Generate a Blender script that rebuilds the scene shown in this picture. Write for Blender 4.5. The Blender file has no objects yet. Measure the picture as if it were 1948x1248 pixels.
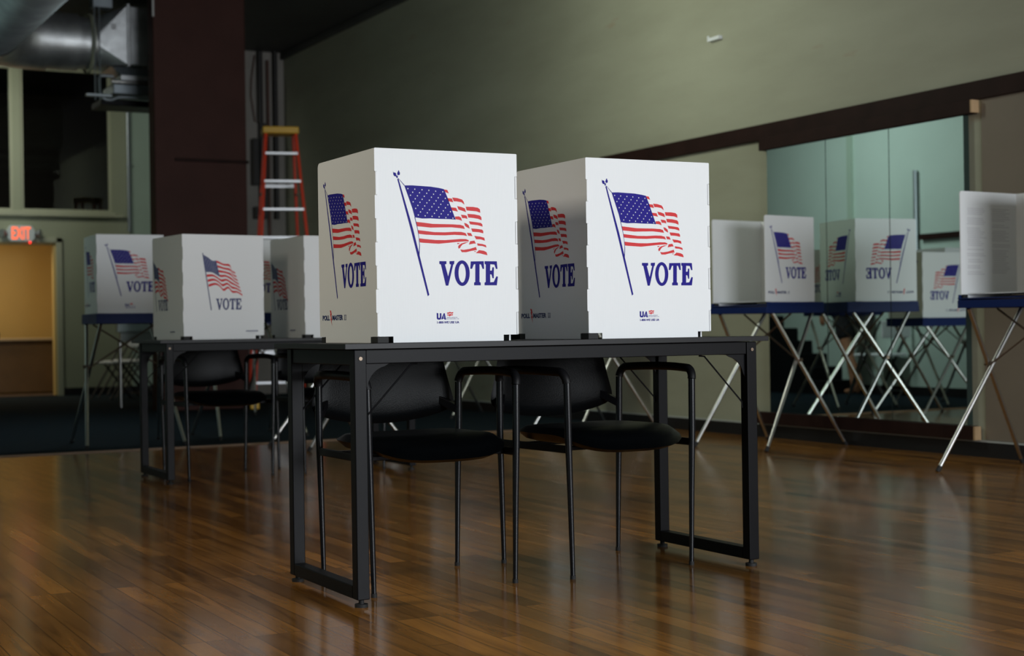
import bpy, bmesh, math, random
from math import sin, cos, pi, radians, sqrt, atan2
from mathutils import Vector, Matrix, Euler

random.seed(7)
S = bpy.context.scene
COL = S.collection

# ------------------------------------------------------------------ camera
CAM_H = 0.788
YAW = radians(28.0)
ROLL = 0.0145
cam = bpy.data.cameras.new('camera')
cam.sensor_width = 36.0
cam.lens = 2900.0 / 1948.0 * 36.0
cam.clip_start = 0.05
cam.clip_end = 100
cam.dof.use_dof = True
cam.dof.focus_distance = 4.6
cam.dof.aperture_fstop = 4.0
cam_o = bpy.data.objects.new('camera', cam)
COL.objects.link(cam_o)
_R = Vector((cos(YAW), -sin(YAW), 0)); _U = Vector((0, 0, 1)); _F = Vector((sin(YAW), cos(YAW), 0))
_cx = _R * cos(ROLL) - _U * sin(ROLL); _cy = _R * sin(ROLL) + _U * cos(ROLL); _cz = -_F
_m = Matrix((_cx, _cy, _cz)).transposed().to_4x4()
_m.translation = Vector((0, 0, CAM_H))
cam_o.matrix_world = _m
S.camera = cam_o

# ------------------------------------------------------------------ world, exposure
S.view_settings.view_transform = 'Standard'
S.view_settings.look = 'None'
S.view_settings.gamma = 1.0
S.view_settings.exposure = 0.0
S.view_settings.use_curve_mapping = False
world = bpy.data.worlds.new('world'); S.world = world
world.use_nodes = True
world.node_tree.nodes['Background'].inputs[0].default_value = (0.55, 0.68, 0.85, 1)
world.node_tree.nodes['Background'].inputs[1].default_value = 0.3

# ------------------------------------------------------------------ lights
def area(name, loc, direction, sx, sy, power, color, spread=pi):
    l = bpy.data.lights.new(name, 'AREA'); l.shape = 'RECTANGLE'; l.size = sx; l.size_y = sy
    l.energy = power; l.color = color; l.spread = spread
    o = bpy.data.objects.new(name, l); COL.objects.link(o); o.location = loc
    o.rotation_euler = Vector(direction).to_track_quat('-Z', 'Y').to_euler()
    return o
# daylight through the shop-front windows behind the photographer
area('storefront_daylight', (4.2, -2.9, 1.7), (0.0, 1, -0.05), 4.2, 2.0, 450, (0.90, 0.95, 1.0))
# unseen greenish-white light added to brighten the right wall
area('right_wall_fill', (4.0, 9.4, 4.15), (1.0, 0.0, -0.4), 0.4, 2.4, 60, (0.93, 1.0, 0.84), radians(150))
# added out-of-view light that washes the stair wall
area('stair_wall_fill', (3.9, 12.6, 4.15), (-1, 0.1, -0.7), 0.5, 2.4, 42, (0.92, 1.0, 0.99), radians(120))
# extra unseen light, put in to lift the green back wall
area('back_wall_fill', (2.3, 18.3, 4.05), (0.55, 0.8, -0.7), 1.2, 0.6, 18, (1.0, 1.0, 0.88), radians(130))
# warm lamp in the back room
area('back_room_lamp', (3.0, 20.6, 2.13), (0, 0.3, -1), 0.8, 0.5, 24, (1.0, 0.80, 0.50))
# warm unseen light added at camera left for the booths' left faces
area('booth_side_fill', (-1.6, 4.6, 3.6), (3.3, 0.3, -2.6), 1.0, 1.0, 20, (1.0, 0.90, 0.74), radians(100))

# ------------------------------------------------------------------ materials
def mat(name, color, rough=0.5, metal=0.0, spec=0.5, noise=0.0, nscale=8.0, bump=0.0, bscale=60.0, emis=None, coat=0.0, alpha=None):
    m = bpy.data.materials.new(name); m.use_nodes = True
    nt = m.node_tree; b = nt.nodes['Principled BSDF']
    b.inputs['Base Color'].default_value = (*color, 1)
    b.inputs['Roughness'].default_value = rough
    b.inputs['Metallic'].default_value = metal
    b.inputs['Specular IOR Level'].default_value = spec
    b.inputs['Coat Weight'].default_value = coat
    tc = nt.nodes.new('ShaderNodeTexCoord')
    if noise:
        n = nt.nodes.new('ShaderNodeTexNoise'); n.inputs['Scale'].default_value = nscale; n.inputs['Detail'].default_value = 6
        nt.links.new(tc.outputs['Object'], n.inputs['Vector'])
        r = nt.nodes.new('ShaderNodeMapRange'); r.inputs[1].default_value = 0.3; r.inputs[2].default_value = 0.7
        r.inputs[3].default_value = 1 - noise; r.inputs[4].default_value = 1 + noise
        nt.links.new(n.outputs['Fac'], r.inputs[0])
        h = nt.nodes.new('ShaderNodeHueSaturation'); h.inputs['Color'].default_value = (*color, 1)
        nt.links.new(r.outputs[0], h.inputs['Value'])
        nt.links.new(h.outputs[0], b.inputs['Base Color'])
    if bump:
        n2 = nt.nodes.new('ShaderNodeTexNoise'); n2.inputs['Scale'].default_value = bscale
        nt.links.new(tc.outputs['Object'], n2.inputs['Vector'])
        bp = nt.nodes.new('ShaderNodeBump'); bp.inputs['Strength'].default_value = bump; bp.inputs['Distance'].default_value = 0.01
        nt.links.new(n2.outputs['Fac'], bp.inputs['Height']); nt.links.new(bp.outputs[0], b.inputs['Normal'])
    if emis:
        b.inputs['Emission Color'].default_value = (*emis[0], 1); b.inputs['Emission Strength'].default_value = emis[1]
    return m

def wood_floor():
    m = bpy.data.materials.new('oak_strip_floor'); m.use_nodes = True; nt = m.node_tree; L = nt.links
    b = nt.nodes['Principled BSDF']
    N = lambda t: nt.nodes.new('ShaderNode' + t)
    tc = N('TexCoord'); sp = N('SeparateXYZ'); L.new(tc.outputs['Object'], sp.inputs[0])
    cb = N('CombineXYZ')       # planks run along Y
    L.new(sp.outputs['Y'], cb.inputs['X']); L.new(sp.outputs['X'], cb.inputs['Y'])
    br = N('TexBrick'); br.offset = 0.37; br.offset_frequency = 3; br.squash = 1
    br.inputs['Scale'].default_value = 1.0; br.inputs['Brick Width'].default_value = 0.95; br.inputs['Row Height'].default_value = 0.066
    br.inputs['Mortar Size'].default_value = 0.0016; br.inputs['Mortar Smooth'].default_value = 0.6; br.inputs['Bias'].default_value = 0.0
    br.inputs['Color1'].default_value = (0, 0, 0, 1); br.inputs['Color2'].default_value = (1, 1, 1, 1); br.inputs['Mortar'].default_value = (0.5, 0.5, 0.5, 1)
    L.new(cb.outputs[0], br.inputs['Vector'])
    # grain stretched along the planks, shifted per plank
    sc = N('VectorMath'); sc.operation = 'MULTIPLY'; sc.inputs[1].default_value = (1.4, 16, 1)
    L.new(cb.outputs[0], sc.inputs[0])
    ad = N('VectorMath'); ad.operation = 'ADD'
    L.new(sc.outputs[0], ad.inputs[0])
    m10 = N('VectorMath'); m10.operation = 'MULTIPLY'; m10.inputs[1].default_value = (17, 31, 5)
    L.new(br.outputs['Color'], m10.inputs[0]); L.new(m10.outputs[0], ad.inputs[1])
    g = N('TexNoise'); g.inputs['Scale'].default_value = 1.0; g.inputs['Detail'].default_value = 9; g.inputs['Roughness'].default_value = 0.65; g.inputs['Distortion'].default_value = 0.8
    L.new(ad.outputs[0], g.inputs['Vector'])
    ramp = N('ValToRGB'); e = ramp.color_ramp.elements
    e[0].position = 0.26; e[0].color = (0.085, 0.034, 0.007, 1); e[1].position = 0.80; e[1].color = (0.42, 0.18, 0.033, 1)
    x = e.new(0.5); x.color = (0.29, 0.125, 0.024, 1)
    L.new(g.outputs['Fac'], ramp.inputs[0])
    # plank-to-plank tone
    mr = N('MapRange'); mr.inputs[3].default_value = 0.6; mr.inputs[4].default_value = 1.3
    sx = N('SeparateColor'); L.new(br.outputs['Color'], sx.inputs[0]); L.new(sx.outputs[0], mr.inputs[0])
    # big worn patches
    w = N('TexNoise'); w.inputs['Scale'].default_value = 0.9; w.inputs['Detail'].default_value = 4
    L.new(tc.outputs['Object'], w.inputs['Vector'])
    wr = N('MapRange'); wr.inputs[1].default_value = 0.35; wr.inputs[2].default_value = 0.65; wr.inputs[3].default_value = 0.7; wr.inputs[4].default_value = 1.2
    L.new(w.outputs['Fac'], wr.inputs[0])
    mu = N('Math'); mu.operation = 'MULTIPLY'; L.new(mr.outputs[0], mu.inputs[0]); L.new(wr.outputs[0], mu.inputs[1])
    # seams darker
    se = N('Math'); se.operation = 'MULTIPLY_ADD'; se.inputs[1].default_value = -0.75; se.inputs[2].default_value = 1.0
    L.new(br.outputs['Fac'], se.inputs[0])
    mu2 = N('Math'); mu2.operation = 'MULTIPLY'; L.new(mu.outputs[0], mu2.inputs[0]); L.new(se.outputs[0], mu2.inputs[1])
    hs = N('HueSaturation'); L.new(ramp.outputs[0], hs.inputs['Color']); L.new(mu2.outputs[0], hs.inputs['Value'])
    L.new(hs.outputs[0], b.inputs['Base Color'])
    rr = N('MapRange'); rr.inputs[3].default_value = 0.09; rr.inputs[4].default_value = 0.22
    L.new(g.outputs['Fac'], rr.inputs[0]); L.new(rr.outputs[0], b.inputs['Roughness'])
    b.inputs['Specular IOR Level'].default_value = 0.20
    bp = N('Bump'); bp.inputs['Strength'].default_value = 0.04; bp.inputs['Distance'].default_value = 0.002
    w2 = N('TexNoise'); w2.inputs['Scale'].default_value = 7; w2.inputs['Detail'].default_value = 2
    L.new(tc.outputs['Object'], w2.inputs['Vector'])
    a2 = N('Math'); a2.operation = 'MULTIPLY_ADD'; a2.inputs[1].default_value = 0.25
    L.new(g.outputs['Fac'], a2.inputs[0]); L.new(w2.outputs['Fac'], a2.inputs[2])
    L.new(a2.outputs[0], bp.inputs['Height']); L.new(bp.outputs[0], b.inputs['Normal'])
    return m

def plaster_wall():
    """olive-grey paint with scuffs and rust-brown scrapes (stains have shapes of their own)"""
    m = mat('olive_plaster', (0.36, 0.36, 0.28), 0.62, spec=0.3)
    nt = m.node_tree; L = nt.links; b = nt.nodes['Principled BSDF']
    N = lambda t: nt.nodes.new('ShaderNode' + t)
    tc = N('TexCoord')
    mp = N('Mapping'); mp.inputs['Scale'].default_value = (1, 0.35, 1.5); L.new(tc.outputs['Object'], mp.inputs[0])
    n = N('TexNoise'); n.inputs['Scale'].default_value = 1.3; n.inputs['Detail'].default_value = 8; n.inputs['Roughness'].default_value = 0.6
    L.new(mp.outputs[0], n.inputs['Vector'])
    r = N('ValToRGB'); e = r.color_ramp.elements
    e[0].position = 0.3; e[0].color = (0.30, 0.30, 0.225, 1); e[1].position = 0.72; e[1].color = (0.39, 0.395, 0.305, 1)
    L.new(n.outputs['Fac'], r.inputs[0])
    mp2 = N('Mapping'); mp2.inputs['Scale'].default_value = (1, 1.6, 7.0); L.new(tc.outputs['Object'], mp2.inputs[0])
    n2 = N('TexNoise'); n2.inputs['Scale'].default_value = 1.0; n2.inputs['Detail'].default_value = 5; L.new(mp2.outputs[0], n2.inputs['Vector'])
    st = N('MapRange'); st.inputs[1].default_value = 0.68; st.inputs[2].default_value = 0.78; st.inputs[3].default_value = 0; st.inputs[4].default_value = 0.4
    L.new(n2.outputs['Fac'], st.inputs[0])
    mx = N('MixRGB'); mx.inputs[2].default_value = (0.30, 0.17, 0.09, 1)
    L.new(st.outputs[0], mx.inputs[0]); L.new(r.outputs[0], mx.inputs[1]); L.new(mx.outputs[0], b.inputs['Base Color'])
    bp = N('Bump'); bp.inputs['Strength'].default_value = 0.12; bp.inputs['Distance'].default_value = 0.02
    L.new(n.outputs['Fac'], bp.inputs['Height']); L.new(bp.outputs[0], b.inputs['Normal'])
    return m

def corrugated():
    m = mat('white_corrugated_plastic', (0.80, 0.815, 0.82), 0.42, spec=0.4)
    nt = m.node_tree; L = nt.links; b = nt.nodes['Principled BSDF']
    N = lambda t: nt.nodes.new('ShaderNode' + t)
    tc = N('TexCoord'); sp = N('SeparateXYZ'); L.new(tc.outputs['Object'], sp.inputs[0])
    ad = N('Math'); ad.operation = 'ADD'; L.new(sp.outputs['X'], ad.inputs[0]); L.new(sp.outputs['Y'], ad.inputs[1])
    mu = N('Math'); mu.operation = 'MULTIPLY'; mu.inputs[1].default_value = 2 * pi / 0.004; L.new(ad.outputs[0], mu.inputs[0])
    s = N('Math'); s.operation = 'SINE'; L.new(mu.outputs[0], s.inputs[0])
    bp = N('Bump'); bp.inputs['Strength'].default_value = 0.06; bp.inputs['Distance'].default_value = 0.001
    L.new(s.outputs[0], bp.inputs['Height']); L.new(bp.outputs[0], b.inputs['Normal'])
    return m

M = {}
M['floor'] = wood_floor()
M['olive'] = plaster_wall()
M['panel'] = corrugated()
M['carpet'] = mat('dark_teal_carpet', (0.011, 0.020, 0.027), 0.95, spec=0.1, noise=0.25, nscale=220, bump=0.5, bscale=500)
M['backwall'] = mat('sage_green_paint', (0.33, 0.36, 0.25), 0.6, noise=0.04, nscale=2)
M['palegreen'] = mat('pale_green_trim_and_lit_wall', (0.36, 0.47, 0.38), 0.6, noise=0.03, nscale=2)  # trim colour; on the back wall strip it stands in for lamp light
M['teal'] = mat('pale_teal_paint', (0.48, 0.60, 0.54), 0.6, noise=0.03, nscale=2)
M['ceiling'] = mat('charcoal_ceiling', (0.05, 0.05, 0.047), 0.7, noise=0.15, nscale=2)
M['pillar'] = mat('dark_brown_paint', (0.060, 0.024, 0.019), 0.6, spec=0.15, noise=0.10, nscale=3)
M['brownwall'] = mat('taupe_paint', (0.20, 0.165, 0.125), 0.6, noise=0.05, nscale=3)
M['trim'] = mat('dark_brown_wood_trim', (0.022, 0.010, 0.008), 0.6, spec=0.12, noise=0.2, nscale=6)
M['reducer'] = mat('worn_reducer_strip', (0.20, 0.12, 0.06), 0.5)
M['rawwood'] = mat('raw_pine', (0.45, 0.30, 0.16), 0.7, noise=0.1, nscale=20)
M['cove'] = mat('black_rubber_cove', (0.006, 0.006, 0.007), 0.5)
M['coveedge'] = mat('grey_cove_edge', (0.42, 0.45, 0.44), 0.35)
M['sage_trim'] = mat('sage_trim_paint', (0.40, 0.42, 0.30), 0.5)
M['mirror'] = mat('mirror_silver', (0.80, 0.90, 0.86), 0.0, 1.0)
M['mirror_edge'] = mat('mirror_edge_dark', (0.02, 0.035, 0.03), 0.3)
M['laminate'] = mat('black_laminate', (0.007, 0.007, 0.008), 0.42, spec=0.25, noise=0.1, nscale=40)
M['blacksteel'] = mat('black_powder_coated_steel', (0.004, 0.004, 0.005), 0.42, spec=0.12)
M['chairtube'] = mat('gloss_black_tube', (0.005, 0.006, 0.008), 0.25, spec=0.4)
M['vinyl'] = mat('black_vinyl', (0.0015, 0.002, 0.0025), 0.38, spec=0.12, bump=0.08, bscale=260)
M['rubber'] = mat('black_rubber', (0.01, 0.01, 0.01), 0.7)
M['armplastic'] = mat('black_arm_plastic', (0.006, 0.006, 0.007), 0.5, spec=0.25)
M['blueink'] = mat('blue_ink', (0.014, 0.008, 0.23), 0.5, spec=0.12)
M['navyink'] = mat('navy_ink', (0.012, 0.022, 0.13), 0.45)
M['redink'] = mat('red_ink', (0.66, 0.025, 0.03), 0.5, spec=0.25)
M['paleink'] = mat('pale_print', (0.64, 0.64, 0.66), 0.6)
M['tray'] = mat('blue_tray_plastic', (0.005, 0.018, 0.10), 0.5, spec=0.2)
M['chrome'] = mat('brushed_aluminium', (0.62, 0.62, 0.60), 0.28, 1.0)
M['thinsteel'] = mat('bronzed_steel_brace', (0.16, 0.12, 0.09), 0.4, 0.8)
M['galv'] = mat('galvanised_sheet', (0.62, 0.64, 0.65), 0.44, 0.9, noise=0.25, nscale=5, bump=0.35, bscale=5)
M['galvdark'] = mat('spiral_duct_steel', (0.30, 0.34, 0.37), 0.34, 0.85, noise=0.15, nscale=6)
M['pipegrey'] = mat('grey_conduit', (0.30, 0.34, 0.36), 0.35, 0.6)
M['white'] = mat('white_plastic', (0.75, 0.78, 0.80), 0.45)
M['signgrey'] = mat('exit_sign_housing', (0.60, 0.68, 0.68), 0.5)
M['exitred'] = mat('exit_letters_lit', (0.9, 0.1, 0.03), 0.5, emis=((1.0, 0.13, 0.03), 1.5))
M['led'] = mat('red_led', (0.9, 0.05, 0.03), 0.5, emis=((1.0, 0.03, 0.02), 3))
M['orange'] = mat('orange_fibreglass', (0.80, 0.050, 0.010), 0.4)
M['yellow'] = mat('yellow_ladder_cap', (0.78, 0.45, 0.03), 0.45)
M['alu'] = mat('aluminium_tread', (0.62, 0.63, 0.65), 0.4, 0.7)
M['ochre'] = mat('ochre_paint', (0.62, 0.45, 0.17), 0.6, noise=0.03, nscale=2)
M['tan'] = mat('tan_laminate', (0.50, 0.36, 0.20), 0.5)
M['alcove'] = mat('grey_alcove_plaster', (0.30, 0.28, 0.25), 0.7, noise=0.1, nscale=3)
M['darkpipe'] = mat('dark_iron_pipe', (0.02, 0.018, 0.017), 0.5)
M['brownpipe'] = mat('brown_pipe', (0.10, 0.045, 0.03), 0.5)
M['stair'] = mat('black_stair_carpet', (0.006, 0.007, 0.008), 0.9, spec=0.1)
M['brownsheet'] = mat('brown_sheet', (0.16, 0.085, 0.03), 0.6, noise=0.1, nscale=5)
M['shirt'] = mat('grey_blue_cotton', (0.16, 0.20, 0.27), 0.9)
M['shorts'] = mat('black_cotton', (0.008, 0.008, 0.010), 0.9)
M['skin'] = mat('skin', (0.36, 0.17, 0.09), 0.55)
M['hair'] = mat('dark_brown_hair', (0.02, 0.012, 0.008), 0.6)
M['outside'] = mat('dark_room_brown', (0.05, 0.028, 0.018), 0.7)
M['glass'] = bpy.data.materials.new('window_glass'); M['glass'].use_nodes = True
_nt = M['glass'].node_tree; _nt.nodes.clear()
_o = _nt.nodes.new('ShaderNodeOutputMaterial'); _mx = _nt.nodes.new('ShaderNodeMixShader'); _t = _nt.nodes.new('ShaderNodeBsdfTransparent'); _g = _nt.nodes.new('ShaderNodeBsdfGlossy')
_f = _nt.nodes.new('ShaderNodeFresnel'); _f.inputs[0].default_value = 1.5
_t.inputs[0].default_value = (0.75, 0.8, 0.8, 1); _g.inputs['Roughness'].default_value = 0.02
_nt.links.new(_f.outputs[0], _mx.inputs[0]); _nt.links.new(_t.outputs[0], _mx.inputs[1]); _nt.links.new(_g.outputs[0], _mx.inputs[2]); _nt.links.new(_mx.outputs[0], _o.inputs[0])
# print artwork, panel coordinates in tenths of a millimetre
BLUE=[[(690,4740),(730,4750),(1170,3300),(1660,1380),(1610,1340),(1110,3230)],[(560,4950),(590,4920),(620,4930),(660,4890),(660,4850),(680,4840),(640,4810),(600,4820),(570,4860)],[(740,5000),(760,4950),(780,4920),(770,4860),(720,4850),(690,4870),(700,4930)],[(650,4820),(680,4840),(720,4830),(700,4800),(710,4760),(670,4770)],[(710,4770),(730,4760),(920,4570),(910,4550)],[(1220,3650),(1240,3650),(1320,3310),(1360,3030),(1380,2820),(1360,2510),(1340,2550),(1360,2820),(1350,3030),(1310,3290)],[(910,4560),(1150,4570),(1450,4560),(1750,4550),(2020,4520),(2180,4490),(2280,4280),(2410,3950),(2550,3600),(2350,3610),(2040,3610),(1740,3620),(1470,3610),(1230,3640),(1160,3890),(1050,4190)]]
VOTE=[[(2000,2370),(2230,2370),(2230,2290),(2180,2270),(2280,1920),(2380,2270),(2330,2290),(2330,2370),(2490,2380),(2480,2290),(2450,2270),(2280,1650),(2200,1650),(2050,2270),(2000,2290)],[(3030,2370),(3460,2380),(3470,2150),(3420,2150),(3370,2280),(3320,2290),(3310,1760),(3350,1740),(3350,1660),(3130,1660),(3130,1740),(3170,1760),(3180,2290),(3130,2280),(3070,2150),(3010,2150)],[(3490,2380),(3900,2380),(3920,2150),(3870,2150),(3820,2280),(3680,2290),(3670,2100),(3730,2100),(3750,2200),(3800,2200),(3790,1870),(3750,1870),(3720,1980),(3670,1990),(3670,1750),(3790,1760),(3880,1930),(3930,1920),(3890,1660),(3480,1660),(3480,1740),(3520,1760),(3530,2280),(3490,2300)]]
RED=[[(2180,4480),(2290,4470),(2340,4370),(2230,4400)],[(2280,4230),(2440,4220),(2480,4110),(2320,4140)],[(2450,4250),(2610,4240),(2770,4200),(2820,4140),(2850,4050),(2750,4120),(2590,4140),(2500,4140)],[(2400,3960),(2570,3950),(2630,3840),(2440,3870)],[(2610,4000),(2740,3980),(2860,3940),(2900,3830),(2760,3870),(2650,3900)],[(2890,3990),(3130,3990),(3290,3970),(3360,3920),(3370,3820),(3250,3860),(3090,3870),(2920,3880)],[(2530,3690),(2660,3700),(2730,3660),(2760,3570),(2660,3600),(2550,3610)],[(2730,3750),(2860,3740),(2920,3720),(2940,3630),(2860,3650),(2770,3650)],[(2940,3780),(3170,3770),(3350,3740),(3400,3690),(3410,3600),(3290,3640),(3130,3660),(2970,3670)],[(1270,3510),(1510,3490),(1810,3460),(2120,3460),(2430,3460),(2700,3450),(2810,3420),(2850,3330),(2690,3350),(2420,3370),(2040,3360),(1730,3350),(1470,3370),(1300,3380)],[(2830,3510),(2910,3490),(2980,3440),(3010,3340),(2920,3380),(2860,3420)],[(2990,3560),(3210,3540),(3380,3520),(3430,3480),(3440,3410),(3280,3450),(3160,3460),(3030,3470)],[(1320,3270),(1540,3250),(1850,3220),(2190,3220),(2500,3240),(2730,3240),(2870,3210),(2920,3120),(2810,3140),(2500,3150),(2190,3130),(1880,3130),(1580,3140),(1350,3160)],[(2920,3220),(3050,3210),(3100,3120),(2960,3130)],[(3060,3350),(3240,3340),(3420,3320),(3460,3280),(3460,3210),(3320,3240),(3100,3250)],[(1360,3030),(1580,3010),(1880,2990),(2190,2990),(2460,3010),(2690,3030),(2880,3030),(2970,3000),(2970,2960),(2840,2960),(2570,2940),(2300,2910),(1990,2880),(1730,2890),(1500,2900),(1380,2910)],[(2970,2940),(2880,2910),(2770,2870),(2710,2810),(2680,2760),(2640,2740),(2620,2800),(2650,2850),(2730,2900),(2840,2930)],[(2690,2720),(2800,2710),(3000,2740),(3210,2800),(3240,2710),(3050,2680),(2880,2640),(2740,2640)],[(3020,2970),(3160,2990),(3210,2900),(3140,2900),(2980,2870)],[(2590,2910),(2690,2910),(2610,2870)],[(3160,3130),(3360,3110),(3490,3080),(3510,2990),(3370,3030),(3220,3030)],[(3250,2910),(3430,2890),(3540,2860),(3560,2790),(3430,2830),(3270,2840)],[(3310,2710),(3470,2690),(3560,2650),(3590,2560),(3480,2580),(3350,2610),(3200,2620),(3270,2670)],[(3130,2670),(3210,2680),(3190,2650)]]
STARS=[(1020,4470),(1240,4460),(1470,4450),(1690,4440),(1910,4420),(2140,4410),(1170,4370),(1390,4360),(1620,4350),(1840,4330),(2060,4320),(1100,4280),(1320,4270),(1540,4260),(1770,4240),(1990,4230),(2220,4220),(1250,4180),(1470,4170),(1700,4150),(1920,4140),(2140,4130),(1180,4090),(1400,4080),(1620,4070),(1850,4050),(2070,4040),(2300,4030),(1330,3990),(1550,3980),(1780,3960),(2000,3950),(2220,3940),(1260,3900),(1480,3890),(1700,3870),(1930,3860),(2150,3850),(2380,3830),(1410,3800),(1630,3780),(1860,3770),(2080,3760),(2300,3740),(1340,3710),(1560,3690),(1780,3680),(2010,3670),(2230,3650),(2460,3640)]
OC=[(2740,2020),(2490,2020),(2620,2020),(2740,2400),(2740,2300)]
UA=[[(1890,850),(1940,840),(1940,720),(1950,700),(1970,700),(1990,720),(1990,840),(2040,840),(2040,710),(2020,670),(2000,650),(1950,650),(1910,660),(1890,690)],[(2120,840),(2150,840),(2190,650),(2140,650),(2130,680),(2090,680),(2080,660),(2030,660)]]
UAF=[[(2230,860),(2280,860),(2320,880),(2360,860),(2430,870),(2420,830),(2370,820),(2330,840),(2280,820),(2230,820)],[(2230,800),(2280,800),(2330,820),(2360,800),(2420,810),(2410,770),(2350,770),(2310,740),(2280,770),(2230,770)]]
T2T=[(1150,4440),(1430,4290),(1670,4120),(1940,4120),(2280,3970),(2640,3930),(2770,3620),(2950,3520)]
T2B=[(1440,2710),(1810,2820),(2060,2730),(2300,2490),(2550,2640),(2790,2400),(3070,2400),(3380,2220)]
# ------------------------------------------------------------------ mesh helpers
class MB:
    """collects shapes that become ONE mesh object"""
    def __init__(s): s.v = []; s.f = []; s.m = []
    def add(s, vs, fs, mi=0):
        b = len(s.v); s.v += [tuple(p) for p in vs]
        for f in fs: s.f.append(tuple(b + i for i in f)); s.m.append(mi)
        return s
    def box(s, x0, x1, y0, y1, z0, z1, mi=0):
        vs = [(x, y, z) for z in (z0, z1) for y in (y0, y1) for x in (x0, x1)]
        return s.add(vs, [(0, 2, 3, 1), (4, 5, 7, 6), (0, 1, 5, 4), (2, 6, 7, 3), (0, 4, 6, 2), (1, 3, 7, 5)], mi)
    def cbox(s, c, d, mi=0): return s.box(c[0]-d[0]/2, c[0]+d[0]/2, c[1]-d[1]/2, c[1]+d[1]/2, c[2]-d[2]/2, c[2]+d[2]/2, mi)
    def tube(s, path, r, seg=14, mi=0, cap=True):
        P = [Vector(p) for p in path]; n = len(P)
        R = r if isinstance(r, (list, tuple)) else [r] * n
        T = []
        for i in range(n):
            a = P[max(i-1, 0)]; b = P[min(i+1, n-1)]; T.append((b - a).normalized())
        up = Vector((0, 0, 1)) if abs(T[0].z) < 0.9 else Vector((1, 0, 0))
        nrm = (up - T[0] * up.dot(T[0])).normalized()
        vs = []
        for i in range(n):
            nrm = (nrm - T[i] * nrm.dot(T[i])).normalized(); bn = T[i].cross(nrm)
            for k in range(seg):
                a = 2 * pi * k / seg; vs.append(P[i] + (nrm * cos(a) + bn * sin(a)) * R[i])
        fs = [(i*seg+k, i*seg+(k+1) % seg, (i+1)*seg+(k+1) % seg, (i+1)*seg+k) for i in range(n-1) for k in range(seg)]
        if cap: fs += [tuple(reversed(range(seg))), tuple(range((n-1)*seg, n*seg))]
        return s.add(vs, fs, mi)
    def bar(s, a, b, w, h, mi=0, up=(0, 0, 1)):
        """rectangular bar from a to b"""
        a = Vector(a); b = Vector(b); t = (b - a).normalized(); u = Vector(up)
        if abs(t.dot(u)) > 0.98: u = Vector((0, 1, 0))
        sx = t.cross(u).normalized(); sy = sx.cross(t).normalized()
        vs = [p + sx * i * w / 2 + sy * j * h / 2 for p in (a, b) for i, j in ((-1, -1), (1, -1), (1, 1), (-1, 1))]
        return s.add(vs, [(3, 2, 1, 0), (4, 5, 6, 7), (0, 1, 5, 4), (1, 2, 6, 5), (2, 3, 7, 6), (3, 0, 4, 7)], mi)
    def plate(s, pts, fn, t, mi=0):
        """outline pts (u,v) mapped by fn(u,v,depth), thickness t"""
        n = len(pts); vs = [fn(u, v, 0) for u, v in pts] + [fn(u, v, t) for u, v in pts]
        fs = [tuple(range(n)), tuple(reversed(range(n, 2*n)))] + [(i, i+n, (i+1) % n + n, (i+1) % n) for i in range(n)]
        return s.add(vs, fs, mi)
    def obj(s, name, mats, parent=None, smooth=None, bevel=None, loc=None, rz=0):
        me = bpy.data.meshes.new(name); me.from_pydata(s.v, [], s.f)
        if not isinstance(mats, (list, tuple)): mats = [mats]
        for m in mats: me.materials.append(M[m])
        me.polygons.foreach_set('material_index', s.m)
        bm = bmesh.new(); bm.from_mesh(me)
        if not getattr(s, 'keep', False): bmesh.ops.recalc_face_normals(bm, faces=bm.faces)
        bm.to_mesh(me); bm.free()
        if smooth:
            me.polygons.foreach_set('use_smooth', [True] * len(me.polygons)); me.set_sharp_from_angle(angle=radians(smooth))
        o = bpy.data.objects.new(name, me); COL.objects.link(o)
        if parent: o.parent = parent
        if loc: o.location = loc
        o.rotation_euler.z = rz
        if bevel:
            b = o.modifiers.new('bevel', 'BEVEL'); b.width = bevel; b.segments = 2; b.limit_method = 'ANGLE'
        return o

def thing(name, label, cat, loc=(0, 0, 0), rz=0, group=None):
    o = bpy.data.objects.new(name, None); COL.objects.link(o); o.location = loc; o.rotation_euler.z = rz
    o.empty_display_size = 0.1
    return tag(o, label, cat, group)
def tag(o, label, cat, group=None):
    o['label'] = label; o['category'] = cat
    if group: o['group'] = group
    return o
def struct(name, mb, mats, **k):
    o = mb.obj(name, mats, **k); o['kind'] = 'structure'; return o
def dup(root, loc, rz, label, group=None):
    def cp(o, par):
        c = o.copy(); COL.objects.link(c)
        if par: c.parent = par
        for ch in list(o.children): cp(ch, c)
        return c
    r = cp(root, None); r.location = loc; r.rotation_euler.z = rz; r['label'] = label
    if group: r['group'] = group
    return r
def arc(c, r, a0, a1, n, ax):
    """points on an arc; ax = (e1, e2) unit vectors"""
    e1, e2 = Vector(ax[0]), Vector(ax[1]); c = Vector(c)
    return [c + e1 * r * cos(a0 + (a1-a0)*i/n) + e2 * r * sin(a0 + (a1-a0)*i/n) for i in range(n+1)]
_txt = {}
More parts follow.
